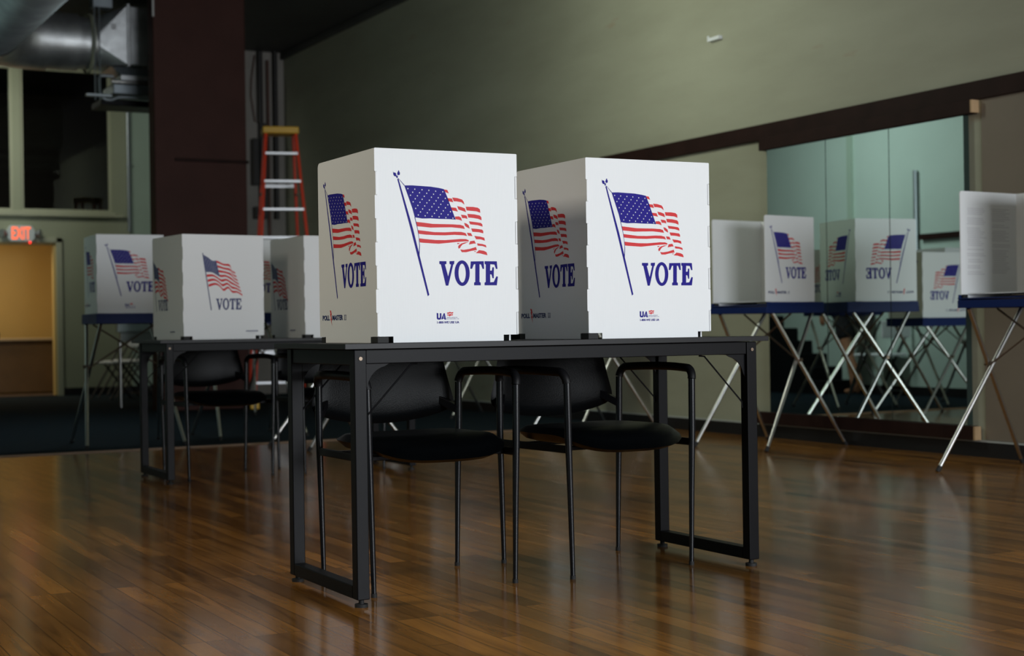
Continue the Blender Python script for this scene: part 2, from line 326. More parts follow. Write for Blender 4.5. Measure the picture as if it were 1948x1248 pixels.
def text_tris(t, bold=0.0):
    """lettering outlines as flat polygons, cap height scaled to 1"""
    if (t, bold) in _txt: return _txt[(t, bold)]
    c = bpy.data.curves.new('lettering', 'FONT'); c.body = t; c.size = 1; c.resolution_u = 3; c.offset = bold
    o = bpy.data.objects.new('lettering', c); COL.objects.link(o)
    bpy.context.view_layer.update()
    me = o.evaluated_get(bpy.context.evaluated_depsgraph_get()).to_mesh()
    vs = [(v.co.x, v.co.y) for v in me.vertices]; fs = [tuple(p.vertices) for p in me.polygons]
    o.to_mesh_clear(); bpy.data.objects.remove(o); bpy.data.curves.remove(c)
    x0 = min(v[0] for v in vs); x1 = max(v[0] for v in vs); y0 = min(v[1] for v in vs); y1 = max(v[1] for v in vs)
    vs = [((x-x0)/(x1-x0), (y-y0)/(y1-y0)) for x, y in vs]
    _txt[(t, bold)] = (vs, fs); return vs, fs

# ------------------------------------------------------------------ ROOM
WX = 6.555      # right wall
CZ = 4.31      # ceiling
W0X = 1.60     # stair-side wall
YB = 20.0      # back wall
struct('floor', MB().box(-3, WX, -3, 10.28, -0.05, 0), 'floor')
struct('floor_carpet', MB().box(-3, WX, 10.30, 23.2, -0.05, 0.004), 'carpet')
struct('trim_1', MB().box(-3, WX, 10.27, 10.31, -0.05, 0.008), 'reducer')     # wooden reducer strip at the carpet edge
struct('ceiling', MB().box(-3, WX+0.2, -3.2, 23.2, CZ, CZ+0.1), 'ceiling')
# right wall: olive plaster, taupe panel beyond the mirror on the camera side
struct('wall_right', MB().box(WX, WX+0.15, -3.2, 18.4, 0, CZ), 'olive')
struct('wall_right_lower', MB().box(WX-0.006, WX, -3, 6.50, 0.1, 2.08), 'brownwall')
# stair-side wall and return wall
struct('wall_left', MB().box(W0X-0.15, W0X, 10.5, 23, 0, CZ), 'teal')
struct('wall_left_return', MB().box(-3, W0X, 10.5, 10.65, 0, CZ), 'teal')
struct('wall_left_front', MB().box(-3.15, -3, -3.2, 10.65, 0, CZ), 'teal')
# shop front behind the camera
f = MB()
f.box(-3, WX, -3.2, -3.05, 0, 0.55); f.box(-3, WX, -3.2, -3.05, 2.85, CZ)
for a, b in ((-3, -1.6), (0.5, 0.75), (1.8, 2.05), (4.15, 4.35), (6.4, WX)): f.box(a, b, -3.2, -3.05, 0.55, 2.85)
struct('wall_front', f, 'olive')
# back wall with the doorway and the two interior windows
wz0, wz1 = 2.37, 4.20
b = MB()
b.box(4.03, 6.0, YB, YB+0.12, 0, wz0); b.box(W0X, 4.03, YB, YB+0.12, 1.97, wz0); b.box(W0X, 2.2, YB, YB+0.12, 0, 1.97)
b.box(W0X, 6.0, YB, YB+0.12, wz1, CZ); b.box(4.745, 6.0, YB, YB+0.12, wz0, wz1); b.box(W0X, 2.0, YB, YB+0.12, wz0, wz1)
b.box(3.505, 3.612, YB, YB+0.12, wz0, wz1)
struct('wall_back', b, 'backwall')
struct('wall_back_lit_strip', MB().box(4.985, 6.0, YB-0.02, YB, 0.0, CZ), 'palegreen')  # same back wall, with the lamp's bluish light put into its colour
b = MB(); b.box(5.95, WX+0.15, 18.4, 18.5, 0, CZ)
struct('wall_alcove', b, 'alcove')
struct('wall_alcove_return', MB().box(5.85, 5.95, 18.4, 20.12, 0, CZ), 'alcove')
# door 1
d = struct('door_1', MB().box(4.025, 4.10, YB-0.03, YB+0.13, 0, 2.03).box(2.13, 4.10, YB-0.03, YB+0.13, 1.965, 2.03).box(2.13, 2.205, YB-0.03, YB+0.13, 0, 2.03), 'sage_trim', bevel=0.006)
MB().box(3.995, 4.025, YB, YB+0.12, 0, 1.965).box(2.205, 4.0, YB, YB+0.12, 1.935, 1.965).obj('jamb_lining', 'ochre', d)
# windows
def window(name, x0, x1):
    t = bpy.data.objects.new(name, None); COL.objects.link(t); t['kind'] = 'structure'; t.location = (x0, YB, wz0)
    w, h = x1-x0, wz1-wz0; k = 0.028
    MB().box(0, k, 0.01, 0.09, 0, h).box(w-k, w, 0.01, 0.09, 0, h).box(k, w-k, 0.01, 0.09, 0, k).box(k, w-k, 0.01, 0.09, h-k, h).obj('window_frame', 'sage_trim', t)
    MB().box(k, w-k, 0.045, 0.051, k, h-k).obj('pane', 'glass', t)
window('window_1', 2.0, 3.505); window('window_2', 3.612, 4.745)
struct('trim_2', MB().box(1.8, 4.89, YB-0.055, YB, wz0-0.07, wz0-0.03).box(1.8, 4.80, YB-0.02, YB, wz0-0.03, wz0), 'sage_trim', bevel=0.005)
# rooms beyond
struct('wall_upper_room', MB().box(1.6, 6, 23.0, 23.1, 2.3, CZ).box(1.6, 6, 20.12, 23.1, 2.20, 2.28).box(5.9, 6, 20.12, 23.1, 2.28, CZ).box(2.0, 5.2, 22.9, 23.0, 2.3, 3.05), 'outside')
struct('wall_back_room', MB().box(1.6, 4.6, 22.3, 22.4, 0, 2.2).box(4.5, 4.6, 20.12, 22.3, 0, 2.2).box(1.5, 1.6, 20.12, 22.4, 0, 2.2), 'ochre')
struct('ceiling_back_room', MB().box(1.6, 4.6, 20.12, 22.4, 2.17, 2.2), 'ochre')
struct('floor_back_room', MB().box(1.6, 4.6, 20.0, 22.3, 0.004, 0.012), 'outside')
# baseboards
def base(name, mb_boxes, edge):
    o = struct(name, mb_boxes, 'cove'); e = edge.obj('cove_edge', 'coveedge', o)
base('baseboard_right', MB().box(WX-0.012, WX, -3, 18.4, 0, 0.088), MB().box(WX-0.018, WX, -3, 18.4, 0.088, 0.098))
struct('baseboard_back', MB().box(4.10, 5.9, YB-0.032, YB-0.02, 0.004, 0.10), 'cove')
struct('baseboard_left', MB().box(W0X, W0X+0.012, 10.6, 20, 0.004, 0.10), 'cove')
# pillar
p = struct('pillar_wall', MB().box(4.02, 4.97, 15.1, 15.32, 0.004, CZ), 'pillar', bevel=0.01)
MB().box(4.22, 4.985, 15.07, 15.1, 2.515, 2.545).obj('ledge', 'trim', p, bevel=0.004)
MB().box(4.012, 4.03, 15.09, 15.11, 3.95, CZ).obj('corner_strip', 'chrome', p)
# header beam of the ceiling over the far wall (dark soffit)
struct('trim_3', MB().box(WX-0.05, WX, 11.5, 18.4, CZ-0.09, CZ), 'ceiling', bevel=0.02)
# right-wall timber
struct('trim_4', MB().box(WX-0.028, WX, 3.5, 10.7, 2.07, 2.18), 'trim', bevel=0.004)
t5 = struct('trim_5', MB().box(WX-0.06, WX, 6.535, 8.535, 1.992, 2.075), 'trim', bevel=0.004)
MB().box(WX-0.06, WX, 6.523, 6.535, 1.997, 2.07).obj('bare_end_grain', 'rawwood', t5)
t6 = struct('trim_6', MB().box(WX-0.060, WX-0.012, 6.545, 8.635, 0.099, 0.180), 'trim', bevel=0.004)
MB().box(WX-0.060, WX-0.012, 6.531, 6.545, 0.099, 0.178).obj('bare_end_grain', 'rawwood', t6)
# mirror of three tall panes
mir = thing('wall_mirror', 'tall frameless wall mirror in three panes between dark brown boards', 'mirror', (WX, 7.6, 0.182))
for y0, y1 in ((6.605, 7.238), (7.241, 7.840), (7.843, 8.465)):
    q = MB(); q.box(-0.042, -0.002, y0-7.6, y1-7.6, 0, 1.808, 1); q.box(-0.0432, -0.0422, y0-7.6+0.002, y1-7.6-0.002, 0.002, 1.806, 0)
    q.obj('mirror_pane', ['mirror', 'mirror_edge'], mir)
tag(MB().box(WX-0.03, WX, 9.02, 9.16, 2.86, 2.885).box(WX-0.035, WX-0.03, 9.14, 9.16, 2.86, 2.90).obj('wall_bracket', 'white'), 'small white bracket high on the olive right-hand wall', 'bracket')
# stair-side wall details seen in the mirror
struct('trim_7', MB().box(W0X, W0X+0.05, 10.66, 12.20, 1.655, 1.715), 'trim')
struct('trim_8', MB().box(W0X, W0X+0.03, 13.28, 13.36, 0.9, CZ), 'palegreen')
tag(MB().tube([(W0X+0.04, 12.26, 1.4), (W0X+0.04, 12.26, 2.4)], 0.022).obj('conduit', 'pipegrey'), 'short grey upright conduit on the pale green wall, seen in the mirror', 'conduit')
st = MB()
for k in range(10): st.box(W0X+0.013, 2.12, 13.25+0.26*k, 16.6, 0.004+0.147*k, 0.004+0.147*(k+1))
tag(st.obj('staircase', 'stair'), 'black carpeted steps against the pale green wall, seen in the mirror', 'stairs')

# ------------------------------------------------------------------ VOTING BOOTHS
PW, PD, PH, PT = 0.46, 0.46, 0.562, 0.005
INK = ['panel', 'blueink', 'redink', 'navyink', 'paleink']
def artwork(mb, fn, style, dx=0.0, white=0):
    """printed flag, VOTE and maker's marks laid on the sheet; fn(u,v,depth) with negative depth outward"""
    k = 1e-4
    def poly(P, mi, e=0.0005): mb.add([fn(u*k+dx, v*k, -e) for u, v in P], [tuple(range(len(P)))], mi)
    def txt(t, u0, v0, w, h, mi, bold=0.0):
        vs, fs = text_tris(t, bold); mb.add([fn(u0+x*w+dx, v0+y*h, -0.0006) for x, y in vs], fs, mi)
    def letters(mi, T=lambda p: p):
        for P in VOTE: poly([T(p) for p in P], mi)
        cx, cy = OC[0]; ro, ri = abs(OC[1][0]-cx), abs(OC[2][0]-cx); ho, hi = OC[3][1]-cy, OC[4][1]-cy; n = 28
        A = [T((cx+ro*cos(2*pi*i/n), cy+ho*sin(2*pi*i/n))) for i in range(n)]
        B = [T((cx+ri*cos(2*pi*i/n), cy+hi*sin(2*pi*i/n))) for i in range(n)]
        mb.add([fn(u*k+dx, v*k, -0.0005) for u, v in A+B], [(i, (i+1) % n, n+(i+1) % n, n+i) for i in range(n)], mi)
    if style in ('front', 'side'):
        for P in BLUE: poly(P, 1)
        for P in RED: poly(P, 2)
        for u, v in STARS:
            pts = []
            for i in range(10):
                r = (24 if i % 2 == 0 else 11); a = pi/2 + i*pi/5; pts.append((u+r*cos(a), v+r*sin(a)*1.1))
            poly(pts, white, 0.0009)
        letters(1)
    if style == 'front':
        for P in UA: poly(P, 1)
        poly([(2105, 700), (2125, 700), (2118, 780)], white, 0.0009)
        for P in UAF: poly(P, 2)
        txt('UNITED AMERICAN', 0.2210, 0.0700, 0.035, 0.0022, 1)
        txt('ELECTION SUPPLY CO.', 0.2200, 0.0660, 0.042, 0.0022, 1)
        txt('1-800-WE USE UA', 0.1900, 0.0535, 0.072, 0.0070, 1, 0.03)
    if style == 'side':
        txt('POLL', 0.0360, 0.0690, 0.0600, 0.0160, 3, 0.045)
        txt('MASTER', 0.1180, 0.0690, 0.0880, 0.0160, 3, 0.045)
        for a in (0.2170, 0.2270): mb.add([fn(a+x+dx, 0.069+y, -0.0005) for x, y in ((0.0012, 0), (0.0042, 0), (0.0042, 0.015), (0.0012, 0.015))], [(0, 1, 2, 3)], 3)
        for y in (0.069, 0.0832): mb.add([fn(a+dx, b, -0.0006) for a, b in ((0.2160, y), (0.2340, y), (0.2340, y+0.0012), (0.2160, y+0.0012))], [(0, 1, 2, 3)], 3)
        poly([(980, 1000), (1080, 990), (1130, 860), (1090, 850), (1150, 700), (1105, 700), (1150, 520), (1030, 740), (1070, 750), (1000, 880), (1040, 890)], 2)
    if style in ('plain_front', 'plain_side'):
        sc = 1.0 if style == 'plain_front' else 0.92
        off = 0.0 if style == 'plain_front' else -1000
        vo = -250 if style == 'plain_side' else 0
        T = [(u+off, v+100+vo) for u, v in T2T]; Bq = [(u+off, v+100+vo) for u, v in T2B]
        def at(Q, t):
            t = min(max(t, 0), 1)*(len(Q)-1); i = min(int(t), len(Q)-2); f_ = t-i
            p0 = Q[max(i-1, 0)]; p1 = Q[i]; p2 = Q[i+1]; p3 = Q[min(i+2, len(Q)-1)]
            return tuple(0.5*(2*p1[j]+(p2[j]-p0[j])*f_+(2*p0[j]-5*p1[j]+4*p2[j]-p3[j])*f_**2+(3*p1[j]-p0[j]-3*p2[j]+p3[j])*f_**3) for j in (0, 1))
        def fl(t, r):
            a, b_ = at(T, t), at(Bq, t); return (a[0]+(b_[0]-a[0])*r, a[1]+(b_[1]-a[1])*r)
        n = 22
        for s_ in range(0, 13, 2):
            t0 = 0.40 if s_ < 7 else 0.0
            for i in range(n):
                ta, tb = t0+(1-t0)*i/n, t0+(1-t0)*(i+1)/n
                poly([fl(ta, s_/13), fl(tb, s_/13), fl(tb, (s_+1)/13), fl(ta, (s_+1)/13)], 2)
        poly([fl(0.40*i/8, 0) for i in range(9)] + [fl(0.40*i/8, 7/13) for i in range(8, -1, -1)], 3)
        for r in range(7):
            for c in range(6-(r % 2)):
                u, v = fl(0.035+0.06*c+(0.03 if r % 2 else 0), (0.6+0.92*r)/13)
                poly([(u-14, v), (u, v-14), (u+14, v), (u, v+14)], white, 0.0009)
        poly([(1100+off, 4630+vo), (1150+off, 4630+vo), (1600+off*.98, 1560), (1545+off*.98, 1560)], 3)
        letters(3, lambda p: (1850+off+(p[0]-2000)*0.755, 1590+(p[1]-1660)*0.84))
        uo = 3540 if style == 'plain_front' else 2600
        random.seed(3)
        for i in range(9): poly([(uo+i*80, 390), (uo+i*80+60, 390), (uo+i*80+66, 455+20*(i % 2)), (uo+i*80+8, 450)], 3)
        for i in range(5): poly([(uo+120+i*90, 300), (uo+180+i*90, 300), (uo+180+i*90, 340), (uo+120+i*90, 340)], 4)

def outline(w, h, left_round, right_round, teeth_l, teeth_r, phase=0):
    """sheet outline with rounded free corners, interlocking teeth on hinged edges and bottom notches"""
    P = []
    nb = 0.018
    P += [(0.048, 0.0), (w-0.048, 0.0), (w-0.048, nb)] if False else [(0.05, 0.0), (w-0.05, 0.0), (w-0.05, nb)]
    P += [(w, nb)]
    def edge(x, sgn, up):
        q = []; n = 8; hh = h-nb
        for i in range(n):
            z0, z1 = nb+hh*i/n, nb+hh*(i+1)/n; d = 0.0022*sgn if (i+phase) % 2 else -0.0008*sgn
            q += [(x+d, z0+0.002), (x+d, z1-0.002)]
        return q if up else q[::-1]
    r = 0.016
    if teeth_r: P += edge(w, 1, True)
    if right_round: P += [(w-r+r*cos(a*pi/12), h-r+r*sin(a*pi/12)) for a in range(0, 7)]
    else: P += [(w, h)]
    if left_round: P += [(r-r*sin(a*pi/12), h-r+r*cos(a*pi/12)) for a in range(0, 7)]
    else: P += [(0, h)]
    if teeth_l: P += edge(0, -1, False)
    P += [(0, nb), (0.05, nb)]
    return P

def make_booth(label, loc, rz, group, kind, sheet=False):
    t = thing('voting_booth', label, 'voting booth', loc, rz, group)
    fs, ss = ('front', 'side') if kind == 'a' else ('plain_front', 'plain_side')
    F = lambda u, v, d: (-PW/2+u, -PD/2+d, v)
    Lf = lambda u, v, d: (-PW/2+d, PD/2-u, v)
    Rf = lambda u, v, d: (PW/2-d, -PD/2+u, v)
    m = MB(); m.keep = False; m.plate(outline(PW, PH, False, False, True, True), F, PT); artwork(m, F, fs)
    m.obj('front_panel', INK, t)
    m = MB(); m.plate(outline(PD, PH, True, False, False, True, 1), Lf, PT); artwork(m, Lf, ss, -0.010 if kind == 'a' else 0)
    if True: pass
    m.obj('side_panel', INK, t)
    m = MB(); m.plate(outline(PD, PH, False, True, True, False, 1), Rf, PT); artwork(m, Rf, ss, -0.010 if kind == 'a' else 0)
    if sheet:   # voting instructions printed on the inside
        ri = random.Random(5)
        for colx in (0.05, 0.25):
            v = 0.47
            while v > 0.12:
                w = ri.uniform(0.10, 0.15); x = colx + ri.uniform(0, 0.01)
                m.add([(PW/2-PT-0.0005, PD/2-a, b) for a, b in ((x, v), (x+w, v), (x+w, v+0.0045), (x, v+0.0045))], [(0, 1, 2, 3)], 4)
                v -= ri.choice((0.010, 0.010, 0.011, 0.022))
    m.obj('side_panel', INK, t)
    for sx in (-1, 1): MB().box(sx*(PW/2-0.004)-0.003, sx*(PW/2-0.004)+0.003, -PD/2+0.001, -PD/2+0.007, 0.0185, PH-0.001).obj('corner_hinge', 'panel', t)
    # writing shelf that ties the three sheets together, low inside
    MB().box(-PW/2+0.008, PW/2-0.008, -PD/2+0.008, PD/2-0.05, 0.019, 0.024).obj('shelf', 'panel', t)
    # black corner feet in the notches
    MB().box(-PW/2+0.001, -PW/2+0.036, -PD/2+0.001, -PD/2+0.049, 0.0, 0.0172).obj('corner_foot', 'rubber', t, bevel=0.001)
    for sx in (-1, 1):
        MB().box(sx*(PW/2-0.006)-0.0055, sx*(PW/2-0.006)+0.0055, PD/2-0.046, PD/2-0.012, 0.0, 0.0172).obj('corner_foot', 'rubber', t, bevel=0.001)
    return t
TBL = 0.7505
G1 = 'white voting booths on the front table'; G2 = 'white voting booths on the rear table'; G3 = 'white voting booths on stands along the right wall'; G4 = 'white voting booths on stands on the carpet'
make_booth('white cardboard-like voting booth, large flag print, left one on the near black table', (1.716+PW/2, 4.052+PD/2, TBL), 0, G1, 'a')
make_booth('white voting booth with flag print, right one on the near black table', (2.422+PW/2, 4.052+PD/2, TBL), 0, G1, 'a')
def corner(x, y, a):  # booth centre from its near-left corner
    return (x + cos(a)*PW/2 - sin(a)*PD/2, y + sin(a)*PW/2 + cos(a)*PD/2)
a = radians(5); c = corner(2.259, 7.96, a)
make_booth('white voting booth with a smaller wavy flag, left end of the far black table', (c[0], c[1], TBL), a, G2, 'b')
a = radians(4.5); c = corner(2.928, 7.925, a)
make_booth('white voting booth on the far black table, partly behind the large front booth', (c[0], c[1], TBL), a, G2, 'b')

# ------------------------------------------------------------------ STANDS
TZ0, TZ1 = 0.858, 0.928
def make_stand(label, loc, rz, group, low=0.0):
    TZ0, TZ1 = 0.858-low, 0.928-low
    t = thing('voting_stand', label, 'stand', loc, rz, group)
    m = MB(); hw, hd = 0.245, 0.27
    m.box(-hw, hw, -hd, hd, TZ0+0.047, TZ0+0.0535)
    m.box(-hw, hw, -hd, -hd+0.006, TZ0, TZ1); m.box(-hw, hw, hd-0.006, hd, TZ0, TZ1-0.03)
    m.box(-hw, -hw+0.006, -hd+0.006, hd-0.006, TZ0, TZ1); m.box(hw-0.006, hw, -hd+0.006, hd-0.006, TZ0, TZ1)
    m.obj('tray', 'tray', t, bevel=0.002)
    for sx in (-1, 1):
        for sy in (-1, 1):
            o = 0.012*sx*sy
            a = Vector((sx*0.215+o, sy*0.20, TZ0-0.001)); b = Vector((sx*0.325+o, -sy*0.365, 0.0))
            d = (b-a).normalized()
            lg = MB().tube([a, a+(b-a)*0.55, b-d*0.02], [0.0125, 0.0125, 0.0105], 12).obj('leg', 'chrome', t, smooth=40)
            MB().tube([b-d*0.034, (b.x, b.y, 0.001)], 0.013, 12).obj('rubber_foot', 'rubber', lg, smooth=40)
    for sx in (-1, 1):   # thin braces crossing between the leg pairs
        a = Vector((sx*0.262, 0.014*sx, 0.545-low*0.6)); b = Vector((-sx*0.215, 0.014*sx, TZ0-0.004))
        MB().tube([a, b], 0.006, 8).obj('brace', 'thinsteel', t, smooth=40)
    for sx in (-1, 1):
        MB().tube([(sx*0.243, 0, 0.56-low*0.6), (sx*0.29, 0, 0.56-low*0.6)], 0.011, 8).obj('pivot', 'thinsteel', t, smooth=40)
    return t
st_specs = [
 ('A', (6.105, 7.955), 100, 'silver crossed-leg stand with blue tray, in front of the mirror', 'white voting booth with flag print on the stand in front of the mirror'),
 ('B', (6.12, 5.755), 96, 'silver crossed-leg stand with blue tray at the right edge of the picture', 'white voting booth at the right picture edge, open side showing printed instructions'),
 ('C', (6.12, 10.18), 95, 'silver crossed-leg stand by the right wall, legs seen behind the right-hand chair', 'white voting booth hidden behind the right front booth, on a stand by the wall'),
 ('D', (6.12, 12.38), 95, 'silver crossed-leg stand furthest along the right wall, legs seen between the chairs', 'white voting booth furthest along the right wall, behind the left front booth'),
]
for n, (x, y), dg, l1, l2 in st_specs:
    a = radians(dg)
    make_stand(l1, (x, y, 0), a, 'crossed-leg stands along the right wall')
    bx, by = (x - 0.03*cos(a) - sin(a)*0.035*0, y)
    # booth sits against the open end of the tray (local +y), pushed to the camera side
    o = Vector((0.0, 0.0325, 0)); o.rotate(Euler((0, 0, a)))
    ba = a
    make_booth(l2, (x+o.x, y+o.y, TZ0+0.054), ba, G3, 'a', sheet=(n == 'B'))
def ledge_booth(x, y, a, l1, l2, g):
    make_stand(l1, (x, y, 0), a, 'crossed-leg stands on the carpet')
    make_booth(l2, (x, y, TZ0+0.054), a, g, 'a')
ledge_booth(2.64, 10.80, radians(-2), 'silver crossed-leg stand with blue tray standing at the left on the dark carpet edge', 'white voting booth leftmost in the picture, on a stand with a blue tray', G4)
ledge_booth(3.63, 11.10, radians(2), 'silver crossed-leg stand mostly behind the chair at the far table', 'white voting booth behind the far table, top edge in front of the ladder', G4)
ledge_booth(4.97, 14.1, radians(-8), 'silver crossed-leg stand furthest back on the carpet beside the ladder', 'white voting booth furthest back beside the orange ladder, hidden by the others', G4)

make_stand('low crossed-leg stand between the wall row and the far table, best seen in the mirror', (3.82, 9.75, 0), radians(95), 'crossed-leg stands on the carpet', 0.105)
make_booth('white voting booth on the low stand, hidden from view and reflected in the mirror', (3.82, 9.78, TZ0-0.105+0.054), radians(95), G4, 'a')
# ------------------------------------------------------------------ TABLES
def make_table(label, loc, group):
    t = thing('folding_desk', label, 'table', loc, 0, group)
    L, D, H = 1.48, 0.60, 0.75
    MB().box(0, L, 0, D, H-0.016, H).obj('table_top', 'laminate', t, bevel=0.001)
    x0, x1, y0, y1 = 0.035, L-0.035, 0.02, D-0.02; w = 0.038; z0 = 0.022
    for xa, s in ((x0, 1), (x1-w, -1)):
        MB().box(xa, xa+w, y0+w, y1-w, z0, z0+w).obj('foot_bar', 'blacksteel', t, bevel=0.0025)
        for ya in (y0, y1-w):
            lg = MB().box(xa, xa+w, ya, ya+w, z0, H-0.0175).obj('leg', 'blacksteel', t, bevel=0.0025)
            g = MB().tube([(xa+w/2, ya+w/2, 0.0), (xa+w/2, ya+w/2, 0.009)], 0.019, 16).tube([(xa+w/2, ya+w/2, 0.009), (xa+w/2, ya+w/2, z0)], 0.008, 10)
            g.obj('levelling_foot', 'rubber', lg, smooth=40)
            sy = -1 if ya == y0 else 1
            yy = ya if sy < 0 else ya+w
            MB().tube([(xa+w/2, yy+sy*0.0001, H-0.043), (xa+w/2, yy+sy*0.003, H-0.043)], 0.0055, 12).obj('screw', 'thinsteel', lg, smooth=40)
        MB().box(xa+0.004, xa+w-0.004, y0+w, y1-w, H-0.062, H-0.0175).obj('end_rail', 'blacksteel', t, bevel=0.002)
    for ya in (y0+0.004, y1-w+0.004):
        MB().box(x0+w, x1-w, ya, ya+0.03, H-0.058, H-0.0175).obj('long_rail', 'blacksteel', t, bevel=0.002)
        for xa, s in ((x0+w, 1), (x1-w, -1)):     # quarter-round gusset and thin folding stay
            R = 0.075; yc = ya+0.013; z_t = H-0.0585
            pts = [(xa, z_t), (xa+s*R, z_t)] + [(xa+s*R-s*R*sin(q)*0.92, z_t-R+R*cos(q)*0.92) for q in [pi/2*i/8 for i in range(1, 8)]] + [(xa, z_t-R)]
            MB().plate(pts, lambda u, v, d, yc=yc: (u, yc-d, v), 0.004).obj('gusset', 'blacksteel', t)
            MB().tube([(xa+s*0.17, yc+0.01, z_t-0.002), (xa+s*0.15, yc+0.01, z_t-0.004), (xa+s*0.004, yc+0.01, z_t-0.155), (xa+s*0.002, yc+0.01, z_t-0.175)], 0.0028, 8).obj('stay', 'blacksteel', t, smooth=40)
    return t
tb = make_table('long black folding desk nearest the camera, carrying two voting booths', (1.595, 4.0, 0), 'black folding desks')
tb2 = dup(tb, (2.092, 7.805, 0), 0, 'black folding desk further back, carrying the smaller-flag booths', 'black folding desks')

# ------------------------------------------------------------------ CHAIRS
def pad(nu, nv, fn):
    """closed pad from a disc-like grid: fn(r, ang, side)"""
    m = MB(); vs = []; fs = []
    top = [fn(0, 0, 1)]; 
    rings = nu
    for i in range(1, rings+1):
        for k in range(nv): top.append(fn(i/rings, 2*pi*k/nv, 1))
    bot = [fn(0, 0, -1)]
    for i in range(1, rings+1):
        for k in range(nv): bot.append(fn(i/rings, 2*pi*k/nv, -1))
    n = len(top); vs = top + bot
    for o, flip in ((0, False), (n, True)):
        for k in range(nv):
            a, b_ = 1+k, 1+(k+1) % nv; f = (o, o+a, o+b_); fs.append(f[::-1] if flip else f)
        for i in range(rings-1):
            for k in range(nv):
                a, b_, c_, d_ = 1+i*nv+k, 1+i*nv+(k+1) % nv, 1+(i+1)*nv+(k+1) % nv, 1+(i+1)*nv+k
                f = (o+a, o+d_, o+c_, o+b_); fs.append(f[::-1] if flip else f)
    for k in range(nv):
        a, b_ = 1+(rings-1)*nv+k, 1+(rings-1)*nv+(k+1) % nv
        fs.append((a, n+a, n+b_, b_))
    m.add(vs, fs); return m
def sq(r, a, p):  # superellipse direction
    c, s_ = cos(a), sin(a); k = (abs(c)**p+abs(s_)**p)**(-1/p); return r*k*c, r*k*s_
def make_chair(label, loc, rz, group):
    t = thing('armchair', label, 'chair', loc, rz, group)
    # seat: rounded pad with a waterfall front
    def seat(r, a, sd):
        x, y = sq(r, a, 4.2); e = 1-r**5
        wx = 0.236 - 0.018*max(0, y)
        X, Y = x*wx, y*0.225-0.01
        if y < 0: Y -= 0.022*(1-x*x)
        z = 0.440 + sd*(0.026 if sd > 0 else 0.034)*(e**0.5) + 0.006*abs(x)**2
        yy = max(0, -(y+0.35)/0.65); z -= 0.042*yy**2
        return (X, Y, z)
    pad(9, 48, seat).obj('seat', 'vinyl', t, smooth=60)
    # backrest: low corners drawn out to the posts, narrower top, curved round the sitter
    def back(r, a, sd):
        x, y = sq(r, a, 11)
        X = x*(0.267 - 0.074*((y+1)/2)**0.75); x = max(-1, min(1, x))
        lo = 0.480 + 0.046*x*x; hi = 0.835 - 0.03*x*x
        Z = lo + (hi-lo)*(y+1)/2
        e = (1-r**4)**0.5
        Y = 0.282 - 0.035*x*x + 0.05*(Z-0.5) + sd*(-0.021*e)
        return (X, Y, Z)
    pad(9, 96, back).obj('backrest', 'vinyl', t, smooth=60)
    for sx in (-1, 1):
        xb = sx*0.243
        top = 0.648
        fr = [(sx*0.236, -0.205, 0.004), (sx*0.241, -0.205, 0.25), (sx*0.246, -0.205, 0.45), (sx*0.248, -0.2045, top-0.035)]
        bk = [(sx*0.236, 0.205, 0.004), (sx*0.241, 0.204, 0.25), (sx*0.246, 0.203, 0.45), (sx*0.247, 0.20, top-0.035)]
        RR = [0.0075, 0.0095, 0.0115, 0.0115]
        for P in (fr, bk):
            lg = MB().tube(P, RR, 14).obj('leg', 'chairtube', t, smooth=50)
            q = P[0]; MB().tube([(q[0], q[1], 0.0), (q[0], q[1], 0.012)], 0.009, 12).obj('leg_tip', 'rubber', lg, smooth=40)
        # arm: black sleeve bowed outward
        A = []
        n = 7
        for i in range(n+1):
            q = pi/2*i/n; A.append((sx*(0.248+0.006*sin(q)), -0.2045+0.035*(1-cos(q)), top-0.035+0.035*sin(q)))
        for i in range(1, 10):
            s_ = i/10; A.append((sx*(0.254+0.020*sin(pi*s_)), -0.1695+0.335*s_, top+0.004*sin(pi*s_)))
        for i in range(n+1):
            q = pi/2*(1-i/n); A.append((sx*(0.247+0.007*sin(q)), 0.20-0.035*(1-cos(q)), top-0.035+0.035*sin(q)))
        MB().tube(A, 0.0138, 14).obj('arm', 'armplastic', t, smooth=50)
        MB().bar((sx*0.246, -0.195, 0.405), (sx*0.246, 0.195, 0.405), 0.012, 0.024).obj('side_rail', 'blacksteel', t, bevel=0.003)
        MB().bar((sx*0.246, 0.203, 0.52), (sx*0.205, 0.262, 0.555), 0.03, 0.025).obj('back_bracket', 'blacksteel', t, bevel=0.003)
    for y in (-0.12, 0.13): MB().bar((-0.240, y, 0.402), (0.240, y, 0.402), 0.026, 0.014).obj('cross_rail', 'blacksteel', t, bevel=0.002)
    return t
GC = 'black vinyl armchairs at the desks'
ch = make_chair('black vinyl armchair under the near desk, on the left', (1.975, 4.365, 0), radians(0), GC)
dup(ch, (2.617, 4.345, 0), radians(4), 'black vinyl armchair under the near desk, on the right', GC)
dup(ch, (2.50, 8.165, 0), radians(3), 'black vinyl armchair at the far desk, under the smaller-flag booth', GC)
dup(ch, (3.155, 8.15, 0), radians(1), 'black vinyl armchair at the far desk, half hidden by the near desk leg', GC)

